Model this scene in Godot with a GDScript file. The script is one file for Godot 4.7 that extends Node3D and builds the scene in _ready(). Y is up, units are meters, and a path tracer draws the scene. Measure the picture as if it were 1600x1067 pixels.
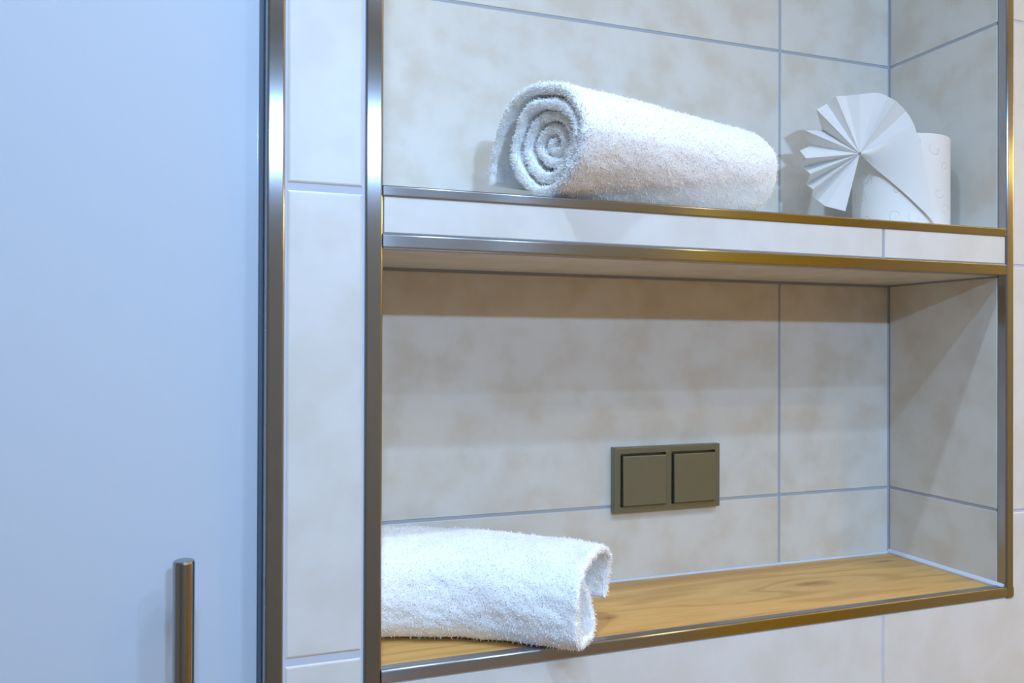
extends Node3D
# Tiled bathroom niche with two rolled towels, a toilet roll with a paper fan, a double switch and a white cabinet.
# x runs along the wall, y is up, z points out of the wall into the room; the tiled face of the wall is z = 0.

const CAM := Vector3(0.0, 1.35, 0.7228)
const ZB := -0.1825          # back of the niche
const XL := 0.1344           # left side of the niche
const XR := 0.896            # right side of the niche
const XJ := 0.7069           # vertical tile joint
const TOP := 1.4929          # top of the ledge
const LOW := 1.4365          # underside of the ledge
const BOARD := 1.055         # top of the wooden board
const SILL := 1.0443         # lower edge of the sill trim
const JAMB := 0.0335         # right side of the cabinet recess
const DOORZ := -0.030        # face of the cabinet door
const CEIL := 2.5
const NTOP := 2.26           # top of the niche
const GJ := 0.0018           # half a joint
const GD := 0.0007           # depth of a joint

var M := {}
var rng := RandomNumberGenerator.new()
var used := {}

# ---------------------------------------------------------------- scene helpers
func numbered(called: String) -> String:
	if not used.has(called):
		used[called] = 0
		return called
	used[called] += 1
	return "%s_%03d" % [called, used[called]]

func tag(o: Node, label: String, category: String, group := "", kind := "") -> void:
	o.set_meta("label", label)
	o.set_meta("category", category)
	if group != "":
		o.set_meta("group", group)
	if kind != "":
		o.set_meta("kind", kind)

func base(called: String, at := Vector3.ZERO) -> Node3D:
	var n := Node3D.new()
	n.name = numbered(called)
	add_child(n)
	n.position = at
	return n

func put(mesh: Mesh, called: String, m: Material, parent: Node, at := Vector3.ZERO) -> MeshInstance3D:
	var o := MeshInstance3D.new()
	o.mesh = mesh
	o.name = numbered(called) if parent == self else called
	o.material_override = m
	o.cast_shadow = GeometryInstance3D.SHADOW_CASTING_SETTING_ON
	parent.add_child(o, true)
	o.position = at
	return o

# a soup of triangles, wound so that they face along the given normals
class Soup:
	var v := PackedVector3Array()
	var n := PackedVector3Array()
	var uv := PackedVector2Array()
	func tri(a: Vector3, b: Vector3, c: Vector3, na: Vector3, nb: Vector3, nc: Vector3, ua := Vector2.ZERO, ub := Vector2.ZERO, uc := Vector2.ZERO) -> void:
		if (b - a).cross(c - a).dot(na + nb + nc) > 0.0:
			v.append_array([a, c, b]); n.append_array([na, nc, nb]); uv.append_array([ua, uc, ub])
		else:
			v.append_array([a, b, c]); n.append_array([na, nb, nc]); uv.append_array([ua, ub, uc])
	func quad(a: Vector3, b: Vector3, c: Vector3, d: Vector3, na: Vector3, nb: Vector3, nc: Vector3, nd: Vector3, ua := Vector2.ZERO, ub := Vector2.ZERO, uc := Vector2.ZERO, ud := Vector2.ZERO) -> void:
		tri(a, b, c, na, nb, nc, ua, ub, uc)
		tri(a, c, d, na, nc, nd, ua, uc, ud)
	func flat(a: Vector3, b: Vector3, c: Vector3, d: Vector3, nn: Vector3) -> void:
		quad(a, b, c, d, nn, nn, nn, nn)
	func box(lo: Vector3, hi: Vector3) -> void:
		for ax in 3:
			for s in 2:
				var nn := Vector3.ZERO
				nn[ax] = 1.0 if s == 1 else -1.0
				var p := lo
				p[ax] = hi[ax] if s == 1 else lo[ax]
				var u := (ax + 1) % 3
				var w := (ax + 2) % 3
				var b := p; b[u] = hi[u]
				var c := b; c[w] = hi[w]
				var d := p; d[w] = hi[w]
				flat(p, b, c, d, nn)
	func mesh() -> ArrayMesh:
		var a := []
		a.resize(Mesh.ARRAY_MAX)
		a[Mesh.ARRAY_VERTEX] = v
		a[Mesh.ARRAY_NORMAL] = n
		a[Mesh.ARRAY_TEX_UV] = uv
		var m := ArrayMesh.new()
		m.add_surface_from_arrays(Mesh.PRIMITIVE_TRIANGLES, a)
		return m

func boxes(list: Array) -> ArrayMesh:
	var s := Soup.new()
	for b in list:
		s.box(b[0], b[1])
	return s.mesh()

# a slab with an arbitrary outline (counter-clockwise in u, v), its front edges rounded off over "bev"
func slab(poly: PackedVector2Array, o: Vector3, U: Vector3, V: Vector3, N: Vector3, thick: float, bev: float) -> ArrayMesh:
	var s := Soup.new()
	var steps := 3
	var rings: Array[PackedVector2Array] = []
	var hs: Array[float] = []
	for k in steps + 1:
		var a := PI / 2 * k / steps
		rings.append(inset(poly, bev * (1.0 - cos(a))))
		hs.append(-bev * 0.6 * (1.0 - sin(a)))
	var cnt := poly.size()
	for k in range(-1, steps):
		for i in cnt:
			var j := (i + 1) % cnt
			var lo: PackedVector2Array = rings[maxi(k, 0)]
			var hi: PackedVector2Array = rings[k + 1]
			var h0: float = -thick if k < 0 else hs[k]
			var h1: float = hs[k + 1]
			var e := (poly[j] - poly[i]).normalized()
			var outw := (U * e.y - V * e.x)
			var a0 := 0.0 if k < 0 else PI / 2 * k / steps
			var a1 := 0.0 if k < 0 else PI / 2 * (k + 1) / steps
			var n0 := (outw * cos(a0) + N * sin(a0))
			var n1 := (outw * cos(a1) + N * sin(a1))
			s.quad(o + U * lo[i].x + V * lo[i].y + N * h0, o + U * lo[j].x + V * lo[j].y + N * h0, o + U * hi[j].x + V * hi[j].y + N * h1, o + U * hi[i].x + V * hi[i].y + N * h1, n0, n0, n1, n1)
	var face: PackedVector2Array = rings[steps]
	var idx := Geometry2D.triangulate_polygon(face)
	for t in range(0, idx.size(), 3):
		var q := []
		for w in 3:
			var f := face[idx[t + w]]
			q.append(o + U * f.x + V * f.y)
		s.tri(q[0], q[1], q[2], N, N, N)
	return s.mesh()

func inset(poly: PackedVector2Array, d: float) -> PackedVector2Array:
	var r := PackedVector2Array()
	var c := poly.size()
	for i in c:
		var e0 := (poly[i] - poly[(i + c - 1) % c]).normalized()
		var e1 := (poly[(i + 1) % c] - poly[i]).normalized()
		var n0 := Vector2(-e0.y, e0.x)
		var n1 := Vector2(-e1.y, e1.x)
		r.append(poly[i] + (n0 + n1) * (d / (1.0 + n0.dot(n1))))
	return r

func rect(x0: float, y0: float, x1: float, y1: float) -> PackedVector2Array:
	return PackedVector2Array([Vector2(x0, y0), Vector2(x1, y0), Vector2(x1, y1), Vector2(x0, y1)])

# tiles; "way" says which way the face looks
var tile_count := 0
func tile(parent: Node, poly: PackedVector2Array, way: String, at: float, bev := 0.0010) -> void:
	var o := Vector3.ZERO
	var U := Vector3.RIGHT
	var V := Vector3.UP
	var N := Vector3.BACK
	if way == "front":
		o = Vector3(0, 0, at)
	elif way == "left":      # looks towards -x, u runs along z
		o = Vector3(at, 0, 0); U = Vector3.BACK; N = Vector3.LEFT
	elif way == "right":     # looks towards +x, u runs along -z
		o = Vector3(at, 0, 0); U = Vector3.FORWARD; N = Vector3.RIGHT
	elif way == "down":      # u along x, v along z
		o = Vector3(0, at, 0); V = Vector3.BACK; N = Vector3.DOWN
	elif way == "up":        # u along x, v along -z
		o = Vector3(0, at, 0); V = Vector3.FORWARD; N = Vector3.UP
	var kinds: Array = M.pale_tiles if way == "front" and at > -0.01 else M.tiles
	put(slab(poly, o, U, V, N, 0.0035, bev), "tile", kinds[tile_count % kinds.size()], parent)
	tile_count += 1

# a bar with a rounded rectangular section, from p to q; "w" across (along side), "d" deep (along out)
func bar(p: Vector3, q: Vector3, side: Vector3, out: Vector3, w: float, d: float, r: float, steps := 5) -> ArrayMesh:
	var s := Soup.new()
	var pts := []
	var corners := [[w / 2 - r, d / 2 - r, 0.0], [-w / 2 + r, d / 2 - r, PI / 2], [-w / 2 + r, -d / 2 + r, PI], [w / 2 - r, -d / 2 + r, PI * 1.5]]
	for c in corners:
		for k in steps + 1:
			var a: float = c[2] + PI / 2 * k / steps
			var nn := side * cos(a) + out * sin(a)
			pts.append([side * (c[0] + r * cos(a)) + out * (c[1] + r * sin(a)), nn])
	var L := p.distance_to(q)
	var run := 0.0
	for i in pts.size():
		var a = pts[i]
		var b = pts[(i + 1) % pts.size()]
		var w0 := run
		run += (b[0] - a[0]).length()
		s.quad(p + a[0], q + a[0], q + b[0], p + b[0], a[1], a[1], b[1], b[1], Vector2(0, w0), Vector2(L, w0), Vector2(L, run), Vector2(0, run))
	for e in [[p, (p - q).normalized()], [q, (q - p).normalized()]]:
		for i in range(1, pts.size() - 1):
			s.tri(e[0] + pts[0][0], e[0] + pts[i][0], e[0] + pts[i + 1][0], e[1], e[1], e[1])
	return s.mesh()

# a turned shape about the axis p + y * up; profile holds (radius, height)
func lathe(prof: Array, seg: int, o := Vector3.ZERO, up := Vector3.UP, smooth := false) -> ArrayMesh:
	var s := Soup.new()
	var x := up.cross(Vector3(0.31, 0.17, 0.93)).normalized()
	var z := x.cross(up)
	var run := 0.0
	for k in prof.size() - 1:
		var a: Vector2 = prof[k]
		var b: Vector2 = prof[k + 1]
		var t := (b - a).normalized()
		for i in seg:
			var f0 := TAU * i / seg
			var f1 := TAU * (i + 1) / seg
			var d0 := x * cos(f0) + z * sin(f0)
			var d1 := x * cos(f1) + z * sin(f1)
			var n0 := d0 * t.y - up * t.x
			var n1 := d1 * t.y - up * t.x
			var l := (b - a).length()
			s.quad(o + d0 * a.x + up * a.y, o + d1 * a.x + up * a.y, o + d1 * b.x + up * b.y, o + d0 * b.x + up * b.y, n0, n1, n1, n0,
				Vector2(float(i) / seg, run), Vector2(float(i + 1) / seg, run), Vector2(float(i + 1) / seg, run + l), Vector2(float(i) / seg, run + l))
		run += (b - a).length()
	return s.mesh()

# ---------------------------------------------------------------- materials
func plain(c: Color, rough := 0.6, metal := 0.0) -> StandardMaterial3D:
	var m := StandardMaterial3D.new()
	m.albedo_color = c
	m.roughness = rough
	m.metallic = metal
	return m

func noise(sd: int, freq: float, oct := 4) -> FastNoiseLite:
	var n := FastNoiseLite.new()
	n.seed = sd
	n.noise_type = FastNoiseLite.TYPE_SIMPLEX_SMOOTH
	n.frequency = freq
	n.fractal_octaves = oct
	return n

func tex(img: Image) -> ImageTexture:
	img.generate_mipmaps()
	return ImageTexture.create_from_image(img)

func mix3(a: Color, b: Color, t: float) -> Color:
	return a.lerp(b, clampf(t, 0.0, 1.0))

func make_materials() -> void:
	# beige stoneware: soft clouds with darker ochre freckles
	var sz := 512
	var a := noise(11, 0.012, 5).get_seamless_image(sz, sz)
	var b := noise(23, 0.02, 4).get_seamless_image(sz, sz)
	var c := noise(37, 0.22, 3).get_seamless_image(sz, sz)
	var img := Image.create(sz, sz, false, Image.FORMAT_RGB8)
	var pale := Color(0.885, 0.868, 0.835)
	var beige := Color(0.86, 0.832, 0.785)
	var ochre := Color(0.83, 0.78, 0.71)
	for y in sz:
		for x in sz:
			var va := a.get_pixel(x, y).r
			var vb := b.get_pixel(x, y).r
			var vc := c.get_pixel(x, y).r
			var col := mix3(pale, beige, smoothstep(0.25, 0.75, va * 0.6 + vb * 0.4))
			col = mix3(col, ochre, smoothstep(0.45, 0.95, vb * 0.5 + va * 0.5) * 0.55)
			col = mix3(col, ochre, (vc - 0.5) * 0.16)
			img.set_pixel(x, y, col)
	var cloud := tex(img)
	var tiles := []
	for k in 5:
		var m := plain(Color(1, 1, 1), 0.34)
		m.albedo_texture = cloud
		m.uv1_triplanar = true
		m.uv1_world_triplanar = true
		m.uv1_scale = Vector3(1.7, 1.7, 1.7)
		m.uv1_offset = Vector3(0.37 * k, 0.61 * k, 0.23 * k)
		m.metallic_specular = 0.4
		tiles.append(m)
	M.tiles = tiles
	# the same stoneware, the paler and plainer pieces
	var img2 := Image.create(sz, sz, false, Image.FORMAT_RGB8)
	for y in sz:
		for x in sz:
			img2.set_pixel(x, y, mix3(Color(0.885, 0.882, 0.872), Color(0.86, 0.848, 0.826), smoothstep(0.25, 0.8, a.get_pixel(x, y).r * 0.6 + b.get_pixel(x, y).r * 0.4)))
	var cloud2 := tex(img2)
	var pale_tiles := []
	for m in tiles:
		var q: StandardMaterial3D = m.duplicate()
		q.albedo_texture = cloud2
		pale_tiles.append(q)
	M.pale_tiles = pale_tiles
	M.grout = plain(Color(0.68, 0.70, 0.735), 0.9)
	M.grout_pale = plain(Color(0.80, 0.82, 0.87), 0.9)
	M.silicone = plain(Color(0.84, 0.87, 0.92), 0.4)
	# brushed steel: grain runs along u
	var st := plain(Color(0.66, 0.67, 0.69), 0.225, 1.0)
	st.anisotropy_enabled = true
	st.anisotropy = -0.95
	M.steel = st
	M.handle = plain(Color(0.66, 0.66, 0.66), 0.14, 1.0)
	M.door = plain(Color(0.81, 0.845, 0.89), 0.12)
	M.carcass = plain(Color(0.80, 0.83, 0.87), 0.5)
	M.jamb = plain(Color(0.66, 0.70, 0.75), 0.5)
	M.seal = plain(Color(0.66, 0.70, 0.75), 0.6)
	M.switch = plain(Color(0.54, 0.535, 0.455), 0.38, 0.65)
	M.plaster = plain(Color(0.86, 0.76, 0.52), 0.9)
	M.grey_wall = plain(Color(0.64, 0.63, 0.60), 0.9)
	M.ceiling = plain(Color(0.93, 0.91, 0.86), 0.9)
	M.floor = plain(Color(0.74, 0.55, 0.31), 0.6)
	M.fitting = plain(Color(0.8, 0.8, 0.82), 0.3, 0.8)
	# oak board
	M.board = wood(Color(0.895, 0.715, 0.425), Color(0.70, 0.48, 0.235), 1024, 256, 0.78, 0.19, 5, [[0.555, 0.086, 0.085, 0.020, 13.0], [0.259, 0.118, 0.020, 0.011, 6.0], [0.72, 0.035, 0.06, 0.014, 7.0]])
	M.door_wood = wood(Color(0.84, 0.74, 0.07), Color(0.70, 0.60, 0.04), 256, 512, 1.0, 2.0, 9, [])
	# terry
	var tw := plain(Color(0.975, 0.975, 0.975), 0.95)
	tw.metallic_specular = 0.2
	M.towel = tw
	var pl := plain(Color(0.98, 0.98, 0.98), 0.9)
	pl.metallic_specular = 0.2
	M.pile = pl
	var pp := plain(Color(0.94, 0.92, 0.90), 0.85)
	pp.backlight_enabled = true
	pp.backlight = Color(0.35, 0.35, 0.35)
	M.paper = pp
	var pr := plain(Color(0.95, 0.93, 0.905), 0.9)
	pr.normal_enabled = true
	pr.normal_texture = tex(emboss())
	pr.normal_scale = 1.0
	M.roll = pr
	M.card = plain(Color(0.62, 0.52, 0.40), 0.9)

# wood: growth rings drawn out along x, bulging round the knots [x, y, half length, half width, strength] in metres
func wood(light: Color, dark: Color, w: int, h: int, sx: float, sy: float, sd: int, knots: Array) -> StandardMaterial3D:
	var n1 := noise(sd, 1.0, 3)
	var n2 := noise(sd + 1, 1.0, 2)
	var img := Image.create(w, h, false, Image.FORMAT_RGB8)
	for j in h:
		for i in w:
			var x := sx * i / w
			var y := sy * j / h
			if h > w:
				var q := x; x = y; y = q
			var v := y * 55.0 + n1.get_noise_2d(x * 2.2, y * 14.0) * 2.6
			for k in knots:
				var dx: float = (x - k[0]) / k[2]
				var dy: float = (y - k[1]) / k[3]
				v += k[4] * 0.35 * exp(-dx * dx - dy * dy)
			var ring := 0.5 + 0.5 * sin(v * 2.2)
			ring = pow(ring, 2.0) * 0.30 + (0.5 + 0.5 * n1.get_noise_2d(v * 0.9, 3.0)) * 0.40
			var fib := n2.get_noise_2d(x * 9.0, y * 900.0) * 0.16 + n2.get_noise_2d(x * 30.0, y * 2600.0) * 0.10
			var col := mix3(light, dark, ring + fib)
			for k in knots:
				var ex: float = (x - k[0]) / (k[2] * 0.25)
				var ey: float = (y - k[1]) / (k[3] * 0.3)
				col = mix3(col, dark.darkened(0.25), exp(-ex * ex - ey * ey) * 0.55)
			img.set_pixel(i, j, col)
	var m := plain(Color(1, 1, 1), 0.45)
	m.albedo_texture = tex(img)
	return m

# curls pressed into the toilet paper
func emboss() -> Image:
	var w := 1024
	var h := 384
	var f := Image.create(w, h, false, Image.FORMAT_RGB8)
	f.fill(Color(0.5, 0.5, 0.5))
	var r := RandomNumberGenerator.new()
	r.seed = 77
	var lines := []
	for gy in 4:
		for gx in 11:
			var cx := (gx + 0.5 + 0.3 * r.randf_range(-1, 1)) * w / 11.0
			var cy := (gy + 0.5 + 0.3 * r.randf_range(-1, 1)) * h / 4.0
			lines.append([cx, cy, r.randf_range(16, 36), r.randf() * TAU, r.randf_range(3.0, 6.5), 1.0 if r.randf() < 0.5 else -1.0])
	for l in lines:
		var steps := 160
		for k in steps:
			var t := float(k) / steps
			var rad: float = l[2] * (1.0 - 0.72 * t)
			var an: float = l[3] + l[5] * l[4] * t
			var px: float = l[0] + rad * cos(an)
			var py: float = l[1] + rad * sin(an)
			for dy in range(-3, 4):
				for dx in range(-3, 4):
					var xx := posmod(int(px) + dx, w)
					var yy := int(py) + dy
					if yy < 0 or yy >= h:
						continue
					var d := Vector2(int(px) + dx - px, yy - py).length()
					var val := 0.5 - 0.32 * exp(-d * d / 4.5)
					if val < f.get_pixel(xx, yy).r:
						f.set_pixel(xx, yy, Color(val, val, val))
	f.bump_map_to_normal_map(5.0)
	return f

# ---------------------------------------------------------------- towels
func spline(pts: Array, step: float) -> PackedVector2Array:
	var out := PackedVector2Array()
	var c := pts.size()
	for i in c - 1:
		var p0: Vector2 = pts[maxi(i - 1, 0)]
		var p1: Vector2 = pts[i]
		var p2: Vector2 = pts[i + 1]
		var p3: Vector2 = pts[mini(i + 2, c - 1)]
		var k := maxi(1, int(ceil(p1.distance_to(p2) / step)))
		for j in k:
			var t := float(j) / k
			out.append(0.5 * ((2.0 * p1) + (p2 - p0) * t + (2.0 * p0 - 5.0 * p1 + 4.0 * p2 - p3) * t * t + (3.0 * p1 - p0 - 3.0 * p2 + p3) * t * t * t))
	out.append(pts[c - 1])
	return out

# One towel: a thick sheet that follows the line "line" (s towards the room, b up) and runs along an axis.
# place(w, s, b) gives the point at the length w. ends(i, u) gives how far the sheet falls short at both ends.
# bare_first: metres of sheet at the loose edge without pile; outer: length of line that is seen from outside
func towel(root: Node3D, line: PackedVector2Array, L: float, thick: float, place: Callable, ends: Callable, outer: float, bare_first: float, density: float, seed_: int, wave: float) -> void:
	var cnt := line.size()
	var arc := PackedFloat32Array()
	arc.append(0.0)
	for i in range(1, cnt):
		arc.append(arc[i - 1] + line[i].distance_to(line[i - 1]))
	var total := arc[cnt - 1]
	var K := 56
	var E := 6
	var ringn := 2 * (K + 1) + 2 * (E - 1)
	var nz := noise(seed_, 1.0, 3)
	var nf := noise(seed_ + 5, 1.0, 2)
	var vs := PackedVector3Array()
	vs.resize(cnt * ringn)
	var wpos := PackedFloat32Array()
	wpos.resize(ringn)
	for i in cnt:
		var tg := (line[mini(i + 1, cnt - 1)] - line[maxi(i - 1, 0)]).normalized()
		var nn := Vector2(-tg.y, tg.x)
		var edge := minf(arc[i], total - arc[i])
		var half := thick / 2 * sqrt(clampf(1.0 - pow(1.0 - minf(edge / (thick * 0.5), 1.0), 2.0), 0.02, 1.0))
		var fall: Vector2 = ends.call(arc[i], total)
		var jit := nz.get_noise_2d(arc[i] * 60.0, 7.0) * 0.0018
		var w0 := fall.x + half + jit
		var w1 := L - fall.y - half + jit
		for r in ringn:
			var w := 0.0
			var off := 0.0
			if r <= K:
				w = lerpf(w0, w1, float(r) / K); off = half
			elif r < K + E:
				var a := PI * (r - K) / E
				w = w1 + half * sin(a); off = half * cos(a)
			elif r <= 2 * K + E:
				w = lerpf(w1, w0, float(r - K - E) / K); off = -half
			else:
				var a := PI * (r - 2 * K - E) / E
				w = w0 - half * sin(a); off = -half * cos(a)
			var p := line[i] + nn * off
			var d := nz.get_noise_3d(p.x * 22.0, p.y * 22.0, w * 14.0) * wave + nf.get_noise_3d(p.x * 130.0, p.y * 130.0, w * 130.0) * 0.0007
			p += nn * d
			vs[i * ringn + r] = place.call(w, p.x, p.y)
	var idx := PackedInt32Array()
	for i in cnt - 1:
		for r in ringn:
			var r2 := (r + 1) % ringn
			var a := i * ringn + r
			var b := i * ringn + r2
			var c := (i + 1) * ringn + r2
			var d := (i + 1) * ringn + r
			idx.append_array([a, b, c, a, c, d])
	for e in [0, cnt - 1]:
		for r in range(1, ringn - 1):
			idx.append_array([e * ringn, e * ringn + r, e * ringn + r + 1])
	var ns := PackedVector3Array()
	ns.resize(vs.size())
	for t in range(0, idx.size(), 3):
		var fn := (vs[idx[t + 1]] - vs[idx[t]]).cross(vs[idx[t + 2]] - vs[idx[t]])
		for k in 3:
			ns[idx[t + k]] += fn
	# outward is away from the middle line of the sheet
	var mid := cnt / 3
	var probe := vs[mid * ringn + K / 2] - vs[mid * ringn + K + E + K / 2]
	var sgn := 1.0 if ns[mid * ringn + K / 2].dot(probe) > 0.0 else -1.0
	for i in ns.size():
		ns[i] = (ns[i] * sgn).normalized()
	if sgn > 0.0:      # front faces run clockwise
		for t in range(0, idx.size(), 3):
			var q := idx[t + 1]; idx[t + 1] = idx[t + 2]; idx[t + 2] = q
	var arr := []
	arr.resize(Mesh.ARRAY_MAX)
	arr[Mesh.ARRAY_VERTEX] = vs
	arr[Mesh.ARRAY_NORMAL] = ns
	arr[Mesh.ARRAY_INDEX] = idx
	var mesh := ArrayMesh.new()
	mesh.add_surface_from_arrays(Mesh.PRIMITIVE_TRIANGLES, arr)
	put(mesh, "towel_sheet", M.towel, root)
	# pile: tufts of cotton loops standing on the sheet
	var rr := RandomNumberGenerator.new()
	rr.seed = seed_
	var xf: Array[Transform3D] = []
	for i in cnt - 1:
		for r in ringn:
			var rim := 0.0
			var k := r if r <= K else (2 * K + E - r if r >= K + E and r <= 2 * K + E else -1)
			var isend := k < 0 or k < 4 or k > K - 5
			var isout := r <= K and arc[i] < outer
			if not (isend or isout or arc[i] < 0.06):
				continue
			if arc[i] < bare_first:
				continue
			var a := vs[i * ringn + r]
			var b := vs[i * ringn + (r + 1) % ringn]
			var c := vs[(i + 1) * ringn + (r + 1) % ringn]
			var d := vs[(i + 1) * ringn + r]
			var area := (b - a).cross(d - a).length()
			var want := area * density + rr.randf()
			for q in int(want):
				var u := rr.randf()
				var v := rr.randf()
				var p := a.lerp(b, u).lerp(d.lerp(c, u), v)
				var n := (ns[i * ringn + r]).lerp(ns[(i + 1) * ringn + (r + 1) % ringn], (u + v) / 2).normalized()
				var dir := (n + Vector3(rr.randfn(), rr.randfn() - 0.25, rr.randfn()) * 0.42).normalized()
				var side := dir.cross(Vector3(rr.randfn(), rr.randfn(), rr.randfn())).normalized()
				var ln := rr.randf_range(0.0005, 0.0011)
				var th := rr.randf_range(0.9, 1.5) * 0.001
				if rr.randf() < (0.55 if k < 0 else 0.08):      # a pulled loop, longer and thinner
					ln = rr.randf_range(0.0018, 0.0038)
					th *= 0.55
				xf.append(Transform3D(Basis(side * th, dir * ln, side.cross(dir) * th), p - n * 0.0004))
	var mm := MultiMesh.new()
	mm.transform_format = MultiMesh.TRANSFORM_3D
	mm.mesh = tuft()
	mm.instance_count = xf.size()
	for i in xf.size():
		mm.set_instance_transform(i, xf[i])
	var mi := MultiMeshInstance3D.new()
	mi.name = "terry_pile"
	mi.multimesh = mm
	mi.material_override = M.pile
	mi.set_meta("kind", "stuff")
	root.add_child(mi, true)
	print("towel tufts ", xf.size(), " verts ", vs.size())

var tuft_mesh: ArrayMesh
func tuft() -> ArrayMesh:
	if tuft_mesh:
		return tuft_mesh
	var s := Soup.new()
	var prof := [Vector2(0.50, 0.0), Vector2(0.46, 0.5), Vector2(0.27, 0.88), Vector2(0.0, 1.0)]
	var nor := [Vector2(0.8, 0.6), Vector2(0.6, 0.8), Vector2(0.35, 0.94), Vector2(0.0, 1.0)]
	for k in 3:
		for i in 5:
			var p := []
			var nn := []
			for e in [[k, i], [k, i + 1], [k + 1, i + 1], [k + 1, i]]:
				var f: float = TAU * e[1] / 5.0
				var pr: Vector2 = prof[e[0]]
				var nr: Vector2 = nor[e[0]]
				p.append(Vector3(pr.x * cos(f), pr.y, pr.x * sin(f)))
				nn.append(Vector3(nr.x * cos(f), nr.y, nr.x * sin(f)).normalized())
			s.quad(p[0], p[1], p[2], p[3], nn[0], nn[1], nn[2], nn[3])
	tuft_mesh = s.mesh()
	return tuft_mesh

func upper_towel() -> void:
	var th := deg_to_rad(15.0)
	var P0 := Vector3(0.3035, TOP, 0.003)
	var ax := Vector3(cos(th), 0, -sin(th))
	var e1 := Vector3(sin(th), 0, cos(th))
	var root := base("rolled_towel", Vector3(0.44, TOP, -0.08))
	tag(root, "white terry towel rolled up with its spiral end showing, on the tiled ledge", "towel", "rolled white towels")
	var raw := [[-0.132, 0.0330], [-0.127, 0.050], [-0.1195, 0.0683], [-0.1016, 0.0925], [-0.0839, 0.1085], [-0.0594, 0.1150], [-0.0247, 0.1135], [0.0075, 0.1010], [0.0290, 0.0800], [0.0360, 0.0613], [0.0325, 0.0434], [0.0226, 0.0285], [0.0061, 0.0159], [-0.0153, 0.0090], [-0.0424, 0.0145], [-0.0662, 0.0335], [-0.0786, 0.0567],
		[-0.0700, 0.0796], [-0.0555, 0.0959], [-0.0291, 0.0985], [-0.0000, 0.0900], [0.0180, 0.0741], [0.0235, 0.0593], [0.0215, 0.0458], [0.0120, 0.0328], [-0.0024, 0.0248], [-0.0198, 0.0215], [-0.0420, 0.0310], [-0.0610, 0.0504], [-0.0590, 0.0665], [-0.0467, 0.0822],
		[-0.0246, 0.0850], [-0.0037, 0.0776], [0.0081, 0.0651], [0.0103, 0.0516], [0.0018, 0.0401], [-0.0154, 0.0344], [-0.0400, 0.0499], [-0.0425, 0.0637], [-0.0280, 0.0725], [-0.0100, 0.0660], [-0.0040, 0.0537], [-0.0160, 0.0470], [-0.0260, 0.0570], [-0.0180, 0.0610]]
	var pts := []
	var wob := noise(91, 1.0, 2)
	for k in raw.size():
		# the inner windings are crumpled
		var cr := 0.0036 * smoothstep(18.0, 30.0, float(k))
		pts.append(Vector2(raw[k][0] + cr * wob.get_noise_2d(k * 1.7, 0.0), raw[k][1] + cr * wob.get_noise_2d(k * 1.7, 9.0)))
	var L := 0.300
	var place := func(w: float, s: float, b: float) -> Vector3:
		var t := w / L
		var ss := s * (1.0 - 0.36 * t * t) if s < 0.0 else s * (1.0 - 0.10 * t)
		var bb := 0.002 + (b - 0.002) * (1.0 - 0.06 * t * t)
		return P0 + ax * w + e1 * ss + Vector3.UP * bb - root.position
	var ends := func(u: float, total: float) -> Vector2:
		var f := u / total
		# the heart of the roll sits a little deeper, and the far end is rounded
		return Vector2(0.010 * smoothstep(0.45, 1.0, f) + 0.006 * smoothstep(0.1, 0.0, f), 0.004 + 0.03 * f)
	towel(root, spline(pts, 0.0026), L, 0.0112, place, ends, 0.34, 0.010, 480000.0, 31, 0.0022)

func lower_towel() -> void:
	var root := base("rolled_towel", Vector3(0.25, BOARD, -0.08))
	tag(root, "white terry towel with an open folded end, lying on the wooden board", "towel", "rolled white towels")
	# the axis bends: along the back wall at first, then towards the room
	var A := Vector3(0.146, BOARD, -0.118)
	var B := Vector3(0.347, BOARD, -0.004)
	var c := Curve3D.new()
	c.bake_interval = 0.002
	c.add_point(A, Vector3.ZERO, Vector3(cos(deg_to_rad(8)), 0, sin(deg_to_rad(8))) * 0.08)
	c.add_point(B, -Vector3(cos(deg_to_rad(44)), 0, sin(deg_to_rad(44))) * 0.08, Vector3.ZERO)
	var L := c.get_baked_length()
	var raw := [[-0.050, 0.032], [-0.057, 0.045], [-0.0585, 0.065], [-0.051, 0.084], [-0.034, 0.095], [-0.012, 0.096], [0.008, 0.092], [0.028, 0.084], [0.041, 0.072], [0.046, 0.055], [0.047, 0.036], [0.044, 0.018], [0.034, 0.008], [0.016, 0.0075], [-0.006, 0.009], [-0.024, 0.017], [-0.033, 0.033], [-0.036, 0.052], [-0.030, 0.070], [-0.016, 0.081], [0.004, 0.078], [0.022, 0.069], [0.031, 0.054], [0.031, 0.037], [0.022, 0.024], [0.004, 0.0225], [-0.012, 0.030], [-0.018, 0.045], [-0.012, 0.060], [0.002, 0.063], [0.013, 0.053], [0.010, 0.041], [-0.002, 0.041]]
	var pts := []
	for q in raw:
		pts.append(Vector2(q[0], q[1]))
	var place := func(w: float, s: float, b: float) -> Vector3:
		var cl := clampf(w, 0.0, L)
		var p := c.sample_baked(cl, true)
		var d := (c.sample_baked(minf(cl + 0.004, L), true) - c.sample_baked(maxf(cl - 0.004, 0.0), true)).normalized()
		p += d * (w - cl)
		var e := Vector3(-d.z, 0, d.x)
		var k := 1.0 - cl / L
		return p + e * s * (1.0 + 0.12 * k) + Vector3.UP * (0.002 + (b - 0.002) * (0.90 + 0.07 * k)) - root.position
	var ends := func(u: float, total: float) -> Vector2:
		var f := u / total
		return Vector2(0.0, 0.004 * smoothstep(0.12, 0.0, f) + 0.055 * smoothstep(0.42, 0.75, f))
	towel(root, spline(pts, 0.0026), L, 0.0085, place, ends, 0.31, 0.0, 480000.0, 57, 0.0030)

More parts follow.
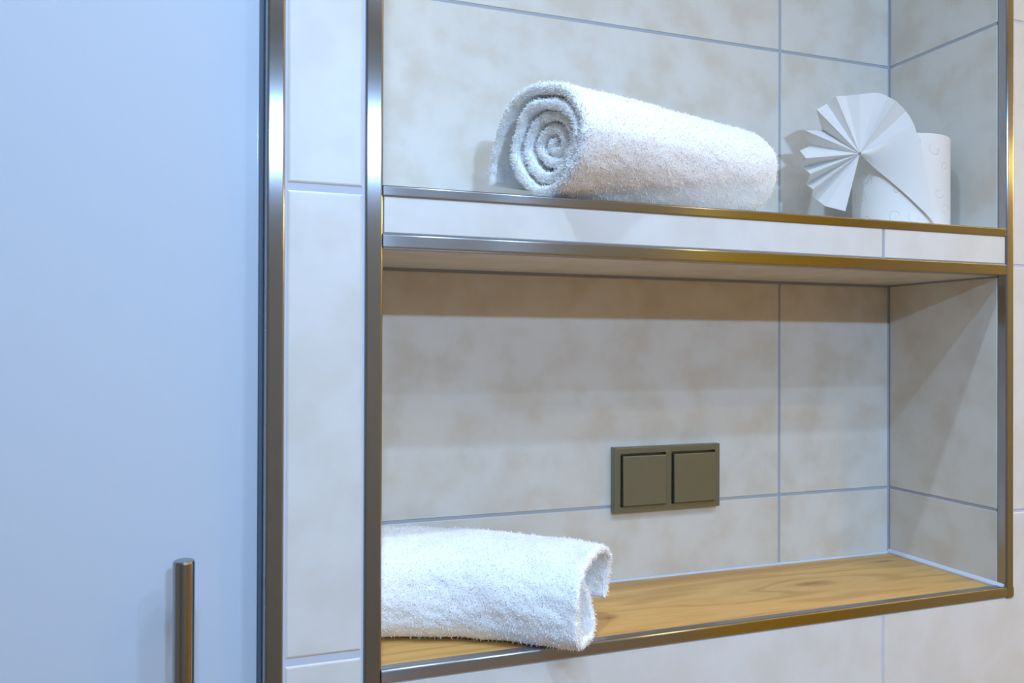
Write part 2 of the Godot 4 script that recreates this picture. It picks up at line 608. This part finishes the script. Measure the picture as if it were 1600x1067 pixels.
# ---------------------------------------------------------------- toilet roll with paper fan
func toilet_roll() -> void:
	var at := Vector3(0.8187, TOP, -0.0866)
	var root := base("toilet_roll", at)
	tag(root, "white embossed toilet paper roll with a pleated paper fan on the ledge", "toilet paper")
	var R := 0.057
	var Hh := 0.117
	put(lathe([Vector2(0.021, Hh - 0.001), Vector2(R - 0.002, Hh), Vector2(R - 0.0006, Hh - 0.0007), Vector2(R, Hh - 0.002)], 96), "roll_end", M.paper, root)
	# the wound side, with its own texture coordinates
	var s := Soup.new()
	for i in 96:
		var f0 := TAU * i / 96
		var f1 := TAU * (i + 1) / 96
		var d0 := Vector3(cos(f0), 0, sin(f0))
		var d1 := Vector3(cos(f1), 0, sin(f1))
		s.quad(d0 * R, d1 * R, d1 * R + Vector3.UP * (Hh - 0.002), d0 * R + Vector3.UP * (Hh - 0.002), d0, d1, d1, d0, Vector2(i / 96.0, 1), Vector2((i + 1) / 96.0, 1), Vector2((i + 1) / 96.0, 0), Vector2(i / 96.0, 0))
	put(s.mesh(), "paper_winding", M.roll, root)
	put(lathe([Vector2(0.021, 0.0), Vector2(0.021, Hh - 0.001), Vector2(0.0198, Hh - 0.001), Vector2(0.0198, 0.0)], 40), "cardboard_core", M.card, root)
	# fan: pleats in an upright plane in front of the roll
	var an := deg_to_rad(42.95)
	var C := Vector3(1.085 * sin(an), 1.5874, CAM.z - 1.085 * cos(an)) - at
	var e := Vector3(cos(an), 0, sin(an))
	var n := Vector3(-sin(an), 0, cos(an))
	# rim points: across, up, towards the viewer
	var rim := [[0.0641, 0.0145, -0.004], [0.0603, 0.0299, -0.002], [0.0513, 0.0476, -0.003], [0.0400, 0.0590, 0.006], [0.0316, 0.0675, -0.002], [0.0193, 0.0746, -0.005], [-0.0009, 0.0743, -0.002], [-0.0167, 0.0750, -0.005], [-0.0278, 0.0728, 0.006], [-0.0383, 0.0675, -0.004], [-0.0501, 0.0589, 0.006], [-0.0439, 0.0374, -0.016], [-0.0635, 0.0342, 0.004], [-0.0577, 0.0187, -0.014], [-0.0700, 0.0102, 0.000], [-0.0618, -0.0028, 0.012], [-0.0659, -0.0094, -0.010], [-0.0568, -0.0224, 0.011], [-0.0625, -0.0316, -0.010], [-0.0535, -0.0418, 0.010], [-0.0560, -0.0470, -0.008], [-0.0396, -0.0628, 0.004], [-0.0164, -0.0712, 0.008]]
	# the broad pleats at the top have a rounded rim
	var round_rim := []
	for i in 9:
		for k in 3:
			var t := k / 3.0
			var w := []
			for c in 3:
				w.append(rim[i + 1][c] * t + rim[i][c] * (1.0 - t) if c == 2 else cubic_interpolate(rim[i][c], rim[i + 1][c], rim[maxi(i - 1, 0)][c], rim[i + 2][c], t))
			round_rim.append(w)
	rim = round_rim + rim.slice(9)
	var f := Soup.new()
	var rows := 5
	for i in rim.size() - 1:
		var a: Vector3 = e * rim[i][0] + Vector3.UP * rim[i][1] + n * rim[i][2]
		var b: Vector3 = e * rim[i + 1][0] + Vector3.UP * rim[i + 1][1] + n * rim[i + 1][2]
		var nn := a.cross(b).normalized()
		if nn.dot(n) < 0.0:
			nn = -nn
		for side in 2:
			var off := nn * (0.0002 if side == 0 else -0.0002)
			var fn := nn if side == 0 else -nn
			for k in rows:
				var t0 := 0.03 + 0.97 * k / rows
				var t1 := 0.03 + 0.97 * (k + 1) / rows
				f.flat(C + a * t0 + off, C + b * t0 + off, C + b * t1 + off, C + a * t1 + off, fn)
		f.flat(C + a + nn * 0.0002, C + b + nn * 0.0002, C + b - nn * 0.0002, C + a - nn * 0.0002, (a + b).normalized())
	put(f.mesh(), "pleated_fan", M.paper, root)
	# the sheet that comes round the roll and is folded into the fan
	var upper := [[0.002, 0.001], [0.017, 0.0070], [0.0332, 0.0159], [0.048, 0.0235], [0.0603, 0.0274], [0.0651, 0.0144], [0.0693, -0.0009], [0.0738, -0.0245], [0.0765, -0.0478], [0.0805, -0.0700], [0.0850, -0.0880]]
	var lower := [[0.001, -0.002], [0.0075, -0.0085], [0.0148, -0.0155], [0.024, -0.0245], [0.0333, -0.0340], [0.0433, -0.0445], [0.0533, -0.0550], [0.0634, -0.0660], [0.0720, -0.0750], [0.0780, -0.0820], [0.0827, -0.0888]]
	var g := []
	var across := 8
	for i in upper.size():
		var row := []
		for k in across + 1:
			var t := float(k) / across
			var p := Vector2(lower[i][0], lower[i][1]).lerp(Vector2(upper[i][0], upper[i][1]), t)
			var lift := 0.003 + 0.002 * sin(PI * minf(t * 1.1, 1.0)) - 0.0015 * exp(-t * 14.0)
			var q := C + e * p.x + Vector3.UP * p.y + n * lift
			# keep clear of the winding
			# lay the sheet back onto the roll, further from the knot of the fan
			var bq := q.x * n.x + q.z * n.z
			var cq := q.x * q.x + q.z * q.z - pow(R + 0.003, 2)
			if bq * bq - cq > 0.0:
				var back := bq - sqrt(bq * bq - cq)
				if back > -0.02:
					q -= n * back * smoothstep(0.0, 0.35, i / 10.0) * 0.9 * (1.0 - 0.85 * t * smoothstep(7.0, 4.0, float(i)))
			else:
				q -= n * 0.004 * smoothstep(0.0, 0.35, i / 10.0)
			var h := Vector3(q.x, 0, q.z)
			if h.length() < R + 0.0025:
				q += h.normalized() * (R + 0.0025 - h.length())
			row.append(q)
		g.append(row)
	var fl := SurfaceTool.new()
	fl.begin(Mesh.PRIMITIVE_TRIANGLES)
	fl.set_smooth_group(0)
	for i in upper.size() - 1:
		for k in across:
			for q in [g[i][k], g[i][k + 1], g[i + 1][k + 1], g[i][k], g[i + 1][k + 1], g[i + 1][k]]:
				fl.add_vertex(q)
	fl.index()
	fl.generate_normals()
	put(fl.commit(), "folded_sheet", M.paper, root)

# ---------------------------------------------------------------- built-in things
func trim(i: int, mesh: Mesh, label: String) -> void:
	var o := put(mesh, "trim_%d" % i, M.steel, self)
	tag(o, label, "edge trim", "", "structure")

func ring_plate(x0: float, y0: float, x1: float, y1: float, holes: Array, z0: float, z1: float, bev: float) -> ArrayMesh:
	# a frame with rectangular windows; the holes lie side by side with the same height
	var s := Soup.new()
	var xs := [x0]
	for h in holes:
		xs.append(h[0]); xs.append(h[2])
	xs.append(x1)
	var hy0: float = holes[0][1]
	var hy1: float = holes[0][3]
	var N := Vector3.BACK
	var q := inset(rect(x0, y0, x1, y1), bev)
	var a := q[0]
	var b := q[2]
	s.flat(Vector3(a.x, a.y, z1), Vector3(b.x, a.y, z1), Vector3(b.x, hy0, z1), Vector3(a.x, hy0, z1), N)
	s.flat(Vector3(a.x, hy1, z1), Vector3(b.x, hy1, z1), Vector3(b.x, b.y, z1), Vector3(a.x, b.y, z1), N)
	for k in range(0, xs.size(), 2):
		var l: float = a.x if k == 0 else xs[k]
		var r: float = b.x if k == xs.size() - 2 else xs[k + 1]
		s.flat(Vector3(l, hy0, z1), Vector3(r, hy0, z1), Vector3(r, hy1, z1), Vector3(l, hy1, z1), N)
	var o := rect(x0, y0, x1, y1)
	for i in 4:
		var j := (i + 1) % 4
		var ed := (o[j] - o[i]).normalized()
		var nn := Vector3(ed.y, -ed.x, 0)
		s.flat(Vector3(o[i].x, o[i].y, z0), Vector3(o[j].x, o[j].y, z0), Vector3(o[j].x, o[j].y, z1 - bev), Vector3(o[i].x, o[i].y, z1 - bev), nn)
		s.quad(Vector3(o[i].x, o[i].y, z1 - bev), Vector3(o[j].x, o[j].y, z1 - bev), Vector3(q[j].x, q[j].y, z1), Vector3(q[i].x, q[i].y, z1), nn, nn, N, N)
	for h in holes:
		var w := rect(h[0], h[1], h[2], h[3])
		for i in 4:
			var j := (i + 1) % 4
			var ed := (w[j] - w[i]).normalized()
			s.flat(Vector3(w[i].x, w[i].y, z0), Vector3(w[j].x, w[j].y, z0), Vector3(w[j].x, w[j].y, z1), Vector3(w[i].x, w[i].y, z1), Vector3(-ed.y, ed.x, 0))
	return s.mesh()

func light_switch() -> void:
	var root := base("light_switch", Vector3(0.5305, 1.1824, ZB))
	tag(root, "double light switch in bronze grey on the back wall of the niche", "switch")
	var holes := [[-0.0680, -0.0330, -0.0040, 0.0330], [0.0040, -0.0330, 0.0680, 0.0330]]
	put(ring_plate(-0.076, -0.0405, 0.076, 0.0405, holes, 0.0, 0.0105, 0.0012), "frame", M.switch, root)
	put(boxes([[Vector3(-0.070, -0.035, 0.0), Vector3(0.070, 0.035, 0.003)]]), "backplate", M.switch, root)
	for k in 2:
		var cx := -0.0355 if k == 0 else 0.0365
		var r := put(slab(rect(-0.0305, -0.0316, 0.0305, 0.0302), Vector3.ZERO, Vector3.RIGHT, Vector3.UP, Vector3.BACK, 0.0105, 0.0014), "rocker", M.switch, root, Vector3(cx, 0, 0.0145))
		r.rotation_degrees.x = -1.0

func cabinet() -> void:
	var root := base("wall_cabinet", Vector3(-0.28, 0.0, -0.4))
	tag(root, "glossy white cabinet with a steel bar handle, recessed beside the tiled pier", "cabinet")
	var o := root.position
	put(boxes([[Vector3(-0.59, 0.08, -0.60) - o, Vector3(JAMB - 0.006, 2.25, DOORZ - 0.024) - o]]), "carcass", M.carcass, root)
	var d := put(slab(rect(-0.585 - o.x, 0.085, JAMB - 0.0048 - o.x, 2.245), Vector3(0, 0, DOORZ - o.z), Vector3.RIGHT, Vector3.UP, Vector3.BACK, 0.019, 0.0012), "door", M.door, root)
	put(boxes([[Vector3(JAMB - 0.012, 0.085, DOORZ - 0.024) - o, Vector3(JAMB - 0.0002, 2.245, DOORZ - 0.0185) - o]]), "seal_strip", M.seal, root)
	var hc := Vector3(-0.0300, 0, DOORZ + 0.042)
	var top := 1.1735
	var bot := 0.74
	var r := 0.0086
	put(lathe([Vector2(0.0001, bot), Vector2(r - 0.001, bot), Vector2(r, bot + 0.001), Vector2(r, top - 0.0022), Vector2(r - 0.0007, top - 0.0007), Vector2(r - 0.0022, top), Vector2(0.0001, top)], 48, hc - o), "handle", M.handle, d)
	for y in [bot + 0.046, top - 0.046]:
		put(lathe([Vector2(0.0055, 0.0), Vector2(0.0055, hc.z - DOORZ - 0.006)], 24, Vector3(hc.x, y, DOORZ) - o, Vector3.BACK), "handle_post", M.handle, d)

func ledge() -> void:
	var root := base("tiled_ledge", Vector3(0.515, LOW, -0.09))
	tag(root, "beige tiled ledge dividing the niche, between two steel edge trims", "shelf")
	var o := root.position
	put(boxes([[Vector3(XL + 0.0005, LOW + GD, ZB + 0.0005) - o, Vector3(XR - 0.0005, TOP - GD, -GD) - o]]), "grout_bed", M.grout, root)
	var holder := Node3D.new()
	holder.name = "tiling"
	root.add_child(holder)
	holder.position = -o
	for x in [[XL + 0.0008, XJ - GJ], [XJ + GJ, XR - 0.0008]]:
		tile(holder, rect(x[0], 1.4506, x[1], 1.4832), "front", 0.0, 0.0009)
		tile(holder, rect(x[0], ZB + 0.0035, x[1], -0.0125), "down", LOW)
		tile(holder, rect(x[0], 0.0125, x[1], -ZB - 0.0035), "up", TOP)

func room() -> void:
	var o: Node3D
	# the front of the wall
	o = base("wall_front")
	tag(o, "beige tiled wall with a steel trimmed niche and a cabinet recess", "wall", "", "structure")
	put(boxes([
		[Vector3(JAMB + 0.0014, 0, -0.62), Vector3(XL - 0.0014, CEIL, -GD)],
		[Vector3(XL - 0.0014, 0, -0.62), Vector3(XR + 0.0125, SILL, -GD)],
		[Vector3(XL - 0.0014, NTOP, -0.62), Vector3(XR + 0.0125, CEIL, -GD)],
		[Vector3(XR + 0.0125, 0, -0.62), Vector3(2.45, CEIL, -GD)],
		[Vector3(-1.3, 0, -0.62), Vector3(-0.6, CEIL, -GD)],
		[Vector3(-0.6, 2.26, -0.62), Vector3(JAMB + 0.0014, CEIL, -GD)],
		[Vector3(-0.6, 0, -0.62), Vector3(JAMB + 0.0014, 0.07, -GD)],
		[Vector3(-0.6, 0.07, -0.64), Vector3(JAMB + 0.0014, 2.26, -0.605)]]), "grout_bed", M.grout_pale, o)
	for y in [[0.0, 0.66], [0.662, 1.074], [1.074, 1.4868], [1.4868, 1.90], [1.90, 2.31], [2.31, CEIL]]:
		tile(o, rect(0.0495, y[0] + GJ, 0.1176, y[1] - GJ), "front", 0.0, 0.0042)
	var y1 := 1.7483
	var ys := [y1 - 1.8, y1 - 1.5, y1 - 1.2, y1 - 0.9, y1 - 0.6, y1 - 0.3, y1, y1 + 0.3, y1 + 0.6, CEIL + GJ]
	for k in ys.size() - 1:
		var lo: float = maxf(ys[k] + GJ, 0.0)
		var hi: float = ys[k + 1] - GJ
		var xs := [XJ, XJ + 0.6, XJ + 1.2, 2.44]
		for i in 3:
			var x0: float = xs[i] + GJ
			var x1: float = xs[i + 1] - GJ
			if i == 0 and lo < SILL and hi > SILL:
				tile(o, PackedVector2Array([Vector2(x0, lo), Vector2(x1, lo), Vector2(x1, hi), Vector2(XR + 0.0126, hi), Vector2(XR + 0.0126, SILL - 0.0006), Vector2(x0, SILL - 0.0006)]), "front", 0.0)
			elif i == 0 and lo > SILL and hi < NTOP:
				tile(o, rect(XR + 0.0126, lo, x1, hi), "front", 0.0)
			elif i == 0 and lo < NTOP and lo > SILL:
				tile(o, rect(XR + 0.0126, lo, x1, hi), "front", 0.0)
			else:
				tile(o, rect(x0, lo, x1, hi), "front", 0.0)
		if lo < SILL:
			tile(o, rect(XL + 0.0005, lo, XJ - GJ, minf(hi, SILL - 0.0006)), "front", 0.0)
		elif lo > NTOP:
			tile(o, rect(XL + 0.0005, lo, XJ - GJ, hi), "front", 0.0)
	# side of the cabinet recess
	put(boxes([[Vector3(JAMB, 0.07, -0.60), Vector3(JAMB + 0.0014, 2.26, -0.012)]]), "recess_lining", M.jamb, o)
	# back of the niche
	o = base("wall_niche_back")
	tag(o, "cloudy beige tiles at the back of the niche with bluish joints", "wall", "", "structure")
	put(boxes([[Vector3(XL - 0.0014, SILL, -0.62), Vector3(XR + 0.0125, NTOP, ZB - GD)]]), "grout_bed", M.grout, o)
	var xb := [XL + 0.0002, XJ, XR]
	for i in 2:
		var x0: float = xb[i] + (0.0 if i == 0 else GJ)
		var x1: float = xb[i + 1] - (GJ if i == 0 else 0.0030)
		for y in [[BOARD + 0.002, y1 - 0.6 - GJ], [y1 - 0.6 + GJ, LOW - 0.0028], [TOP + 0.0012, y1 - GJ], [y1 + GJ, y1 + 0.3 - GJ], [y1 + 0.3 + GJ, NTOP]]:
			tile(o, rect(x0, y[0], x1, y[1]), "front", ZB)
	# right side of the niche
	o = base("wall_niche_right")
	tag(o, "beige tiled right side of the niche, next to the steel corner trim", "wall", "", "structure")
	put(boxes([[Vector3(XR + GD, SILL, ZB - GD), Vector3(XR + 0.0125, NTOP, -0.0125)]]), "grout_bed", M.grout, o)
	for y in [[BOARD + 0.002, y1 - 0.6 - GJ], [y1 - 0.6 + GJ, LOW - 0.0015], [TOP + 0.0012, y1 - GJ], [y1 + GJ, y1 + 0.3 - GJ], [y1 + 0.3 + GJ, NTOP]]:
		tile(o, rect(ZB + 0.0008, y[0], -0.0118, y[1]), "left", XR)
	put(bar(Vector3(XR - 0.0005, BOARD + 0.0022, ZB), Vector3(XR - 0.0005, BOARD + 0.0022, -0.002), Vector3(0.7071, 0.7071, 0), Vector3(-0.7071, 0.7071, 0), 0.0075, 0.005, 0.0024), "silicone_joint", M.silicone, o)
	put(bar(Vector3(XL, BOARD + 0.0005, ZB + 0.0005), Vector3(XR, BOARD + 0.0005, ZB + 0.0005), Vector3(0, 0.7071, 0.7071), Vector3(0, -0.7071, 0.7071), 0.003, 0.004, 0.0014), "silicone_joint", M.silicone, o)
	# left side and top of the niche
	o = base("wall_niche_left")
	tag(o, "beige tiled left side and top of the niche", "wall", "", "structure")
	for y in [[BOARD + 0.002, y1 - 0.6 - GJ], [y1 - 0.6 + GJ, LOW - 0.002], [TOP + 0.002, y1 - GJ], [y1 + GJ, y1 + 0.3 - GJ], [y1 + 0.3 + GJ, NTOP]]:
		tile(o, rect(0.0125, y[0], -ZB - 0.002, y[1]), "right", XL)
	tile(o, rect(XL, ZB, XR, -0.012), "down", NTOP)
	# steel edge trims
	trim(1, bar(Vector3(0.0413, 0.0, -0.0052), Vector3(0.0413, 2.27, -0.0052), Vector3.RIGHT, Vector3.BACK, 0.0158, 0.0130, 0.0028), "upright brushed steel trim between the white cabinet recess and tiled pier")
	trim(2, bar(Vector3(0.1261, 0.0, -0.0052), Vector3(0.1261, NTOP, -0.0052), Vector3.RIGHT, Vector3.BACK, 0.0166, 0.0130, 0.0028), "upright brushed steel trim on the tiled pier at the niche edge")
	trim(3, bar(Vector3(XR + 0.0062, SILL, -0.0052), Vector3(XR + 0.0062, NTOP, -0.0052), Vector3.RIGHT, Vector3.BACK, 0.0124, 0.0136, 0.0026), "upright brushed steel trim at the niche corner with the silicone joint")
	trim(4, bar(Vector3(XL, TOP - 0.0046, -0.0052), Vector3(XR, TOP - 0.0046, -0.0052), Vector3.UP, Vector3.BACK, 0.0108, 0.0128, 0.0022), "level steel trim on top of the tiled ledge, under the towel")
	trim(5, bar(Vector3(XL, LOW + 0.0066, -0.0052), Vector3(XR, LOW + 0.0066, -0.0052), Vector3.UP, Vector3.BACK, 0.0140, 0.0128, 0.0026), "level steel trim along the underside of the tiled ledge")
	trim(6, bar(Vector3(XL, SILL + 0.0066, -0.0052), Vector3(XR + 0.0124, SILL + 0.0066, -0.0052), Vector3.UP, Vector3.BACK, 0.0134, 0.0130, 0.0026), "level steel trim in front of the wooden board")
	# the rest of the room, behind and beside the camera
	o = put(boxes([[Vector3(-1.3, -0.1, -0.62), Vector3(2.45, 0, 2.1)]]), "floor", M.floor, self)
	tag(o, "warm brown bathroom floor", "floor", "", "structure")
	o = put(boxes([[Vector3(-1.3, CEIL, -0.62), Vector3(2.45, CEIL + 0.1, 2.1)]]), "ceiling", M.ceiling, self)
	tag(o, "white bathroom ceiling with spotlights", "ceiling", "", "structure")
	o = put(boxes([[Vector3(-1.3, 0, 2.0), Vector3(2.45, CEIL, 2.1)]]), "wall_opposite", M.grey_wall, self)
	tag(o, "plain grey wall opposite the niche", "wall", "", "structure")
	o = put(boxes([[Vector3(-1.4, 0, -0.62), Vector3(-1.3, CEIL, 2.1)]]), "wall_left", M.grey_wall, self)
	tag(o, "plain grey wall on the cabinet side", "wall", "", "structure")
	o = put(boxes([[Vector3(2.45, 0, -0.62), Vector3(2.55, CEIL, 2.1)]]), "wall_right", M.plaster, self)
	tag(o, "warm cream wall with the wooden door", "wall", "", "structure")

func board() -> void:
	var s := Soup.new()
	var lo := Vector3(XL, BOARD - 0.010, ZB)
	var hi := Vector3(XR, BOARD, -0.0116)
	s.box(Vector3(lo.x, lo.y, lo.z), Vector3(hi.x, hi.y - 0.0004, hi.z))
	s.quad(Vector3(lo.x, hi.y, lo.z), Vector3(hi.x, hi.y, lo.z), hi, Vector3(lo.x, hi.y, hi.z), Vector3.UP, Vector3.UP, Vector3.UP, Vector3.UP, Vector2(0, 0), Vector2(0.98, 0), Vector2(0.98, 0.9), Vector2(0, 0.9))
	var o := put(s.mesh(), "wooden_board", M.board, self)
	tag(o, "oak coloured wooden board with a knot, at the bottom of the niche", "board")

# ---------------------------------------------------------------- light
func glow(c: Color, e: float) -> StandardMaterial3D:
	var m := plain(c, 0.5)
	m.emission_enabled = true
	m.emission = c
	m.emission_energy_multiplier = e
	return m

func spot(x: float, z: float, c: Color, e: float, label: String) -> void:
	var root := base("ceiling_spotlight", Vector3(x, CEIL, z))
	tag(root, label, "spotlight", "ceiling spotlights")
	put(lathe([Vector2(0.026, 0.0), Vector2(0.041, 0.0), Vector2(0.041, -0.003), Vector2(0.030, -0.006), Vector2(0.026, 0.0)], 40), "bezel", M.fitting, root)
	put(lathe([Vector2(0.0001, -0.002), Vector2(0.026, -0.002), Vector2(0.026, 0.0)], 32), "lens", glow(c, 2.0), root)
	var l := SpotLight3D.new()
	l.name = "light"
	l.light_color = c
	l.light_energy = e
	l.light_size = 0.022
	l.spot_angle = 72.0
	l.spot_angle_attenuation = 1.0
	l.spot_range = 8.0
	l.spot_attenuation = 2.0
	l.shadow_enabled = true
	root.add_child(l)
	l.position = Vector3(0, -0.012, 0)
	l.rotation_degrees = Vector3(-90, 0, 0)

func _ready() -> void:
	# camera
	var cam := Camera3D.new()
	cam.name = "camera"
	cam.fov = 45.88
	cam.near = 0.02
	cam.position = CAM
	cam.rotation_degrees = Vector3(0.227, -19.6445, 0.1977)
	add_child(cam)
	cam.current = true
	# exposure and sky (the room is closed)
	var we := WorldEnvironment.new()
	we.name = "environment"
	var env := Environment.new()
	env.background_mode = Environment.BG_COLOR
	env.background_color = Color(0.02, 0.02, 0.02)
	env.tonemap_mode = Environment.TONE_MAPPER_LINEAR
	env.tonemap_exposure = 1.06
	env.sdfgi_enabled = true
	env.ssao_enabled = true
	env.ssil_enabled = true
	we.environment = env
	add_child(we)
	make_materials()
	# lamps
	var cool := Color(0.69, 0.835, 1.0)
	spot(0.85, 1.33, cool, 1.1, "ceiling spotlight in front of the middle of the niche")
	spot(-0.06, 0.93, Color(0.57, 0.77, 1.0), 0.88, "ceiling spotlight in front of the tiled pier")
	spot(0.53, 0.93, cool, 0.48, "ceiling spotlight in front of the double switch")
	spot(0.05, 0.415, Color(0.74, 0.86, 1.0), 0.76, "ceiling spotlight close to the niche wall")
	spot(1.42, 1.14, Color(1.0, 0.90, 0.66), 0.55, "ceiling spotlight in front of the wooden door")
	mirror_lamp(Color(0.67, 0.825, 1.0), 1.85)
	warm_lamp(Color(1.0, 0.84, 0.40), 0.55)
	room()
	ledge()
	board()
	cabinet()
	light_switch()
	upper_towel()
	lower_towel()
	toilet_roll()
	wooden_door()

func mirror_lamp(c: Color, e: float) -> void:
	var at := Vector3(0.32, 2.015, 2.0)
	var root := base("wall_lamp", at)
	tag(root, "small white wall lamp opposite the niche", "lamp")
	put(bar(Vector3(-0.07, 0, -0.02), Vector3(0.07, 0, -0.02), Vector3.UP, Vector3.BACK, 0.07, 0.04, 0.006), "housing", M.fitting, root)
	put(boxes([[Vector3(-0.06, -0.022, -0.043), Vector3(0.06, 0.022, -0.040)]]), "diffuser", glow(c, 3.0), root)
	var l := AreaLight3D.new()
	l.name = "light"
	l.light_color = c
	l.light_energy = e
	l.area_size = Vector2(0.12, 0.044)
	l.area_range = 8.0
	l.shadow_enabled = true
	root.add_child(l)
	l.position = Vector3(0, 0, -0.046)

func wooden_door() -> void:
	var root := base("door_1", Vector3(2.07, 0, 2.0))
	tag(root, "honey coloured wooden room door in the grey wall", "door", "", "structure")
	var s := Soup.new()
	s.box(Vector3(-0.31, 0, -0.04), Vector3(0.31, 2.0, -0.001))
	s.quad(Vector3(-0.31, 0, -0.0405), Vector3(0.31, 0, -0.0405), Vector3(0.31, 2, -0.0405), Vector3(-0.31, 2, -0.0405), Vector3.FORWARD, Vector3.FORWARD, Vector3.FORWARD, Vector3.FORWARD, Vector2(0, 1), Vector2(1, 1), Vector2(1, 0), Vector2(0, 0))
	put(s.mesh(), "door_leaf", M.door_wood, root)
	for x in [-0.345, 0.345]:
		put(bar(Vector3(x, 0, -0.02), Vector3(x, 2.08, -0.02), Vector3.RIGHT, Vector3.FORWARD, 0.08, 0.05, 0.004), "door_frame", M.door_wood, root)
	put(bar(Vector3(-0.31, 2.04, -0.02), Vector3(0.31, 2.04, -0.02), Vector3.UP, Vector3.FORWARD, 0.08, 0.05, 0.004), "door_frame", M.door_wood, root)

func warm_lamp(c: Color, e: float) -> void:
	var root := base("globe_lamp", Vector3(2.33, 1.85, 0.30))
	tag(root, "warm globe lamp on the cream wall beside the wooden door", "lamp")
	put(lathe([Vector2(0.045, 0.0), Vector2(0.045, 0.012), Vector2(0.012, 0.02), Vector2(0.012, 0.07)], 32, Vector3(0.12, 0, 0), Vector3.LEFT), "bracket", M.fitting, root)
	var g := SphereMesh.new()
	g.radius = 0.06
	g.height = 0.12
	put(g, "glass_globe", glow(c, 3.0), root)
	var l := OmniLight3D.new()
	l.name = "light"
	l.light_color = c
	l.light_energy = e
	l.light_size = 0.06
	l.omni_range = 8.0
	l.omni_attenuation = 2.0
	l.shadow_enabled = true
	root.add_child(l)
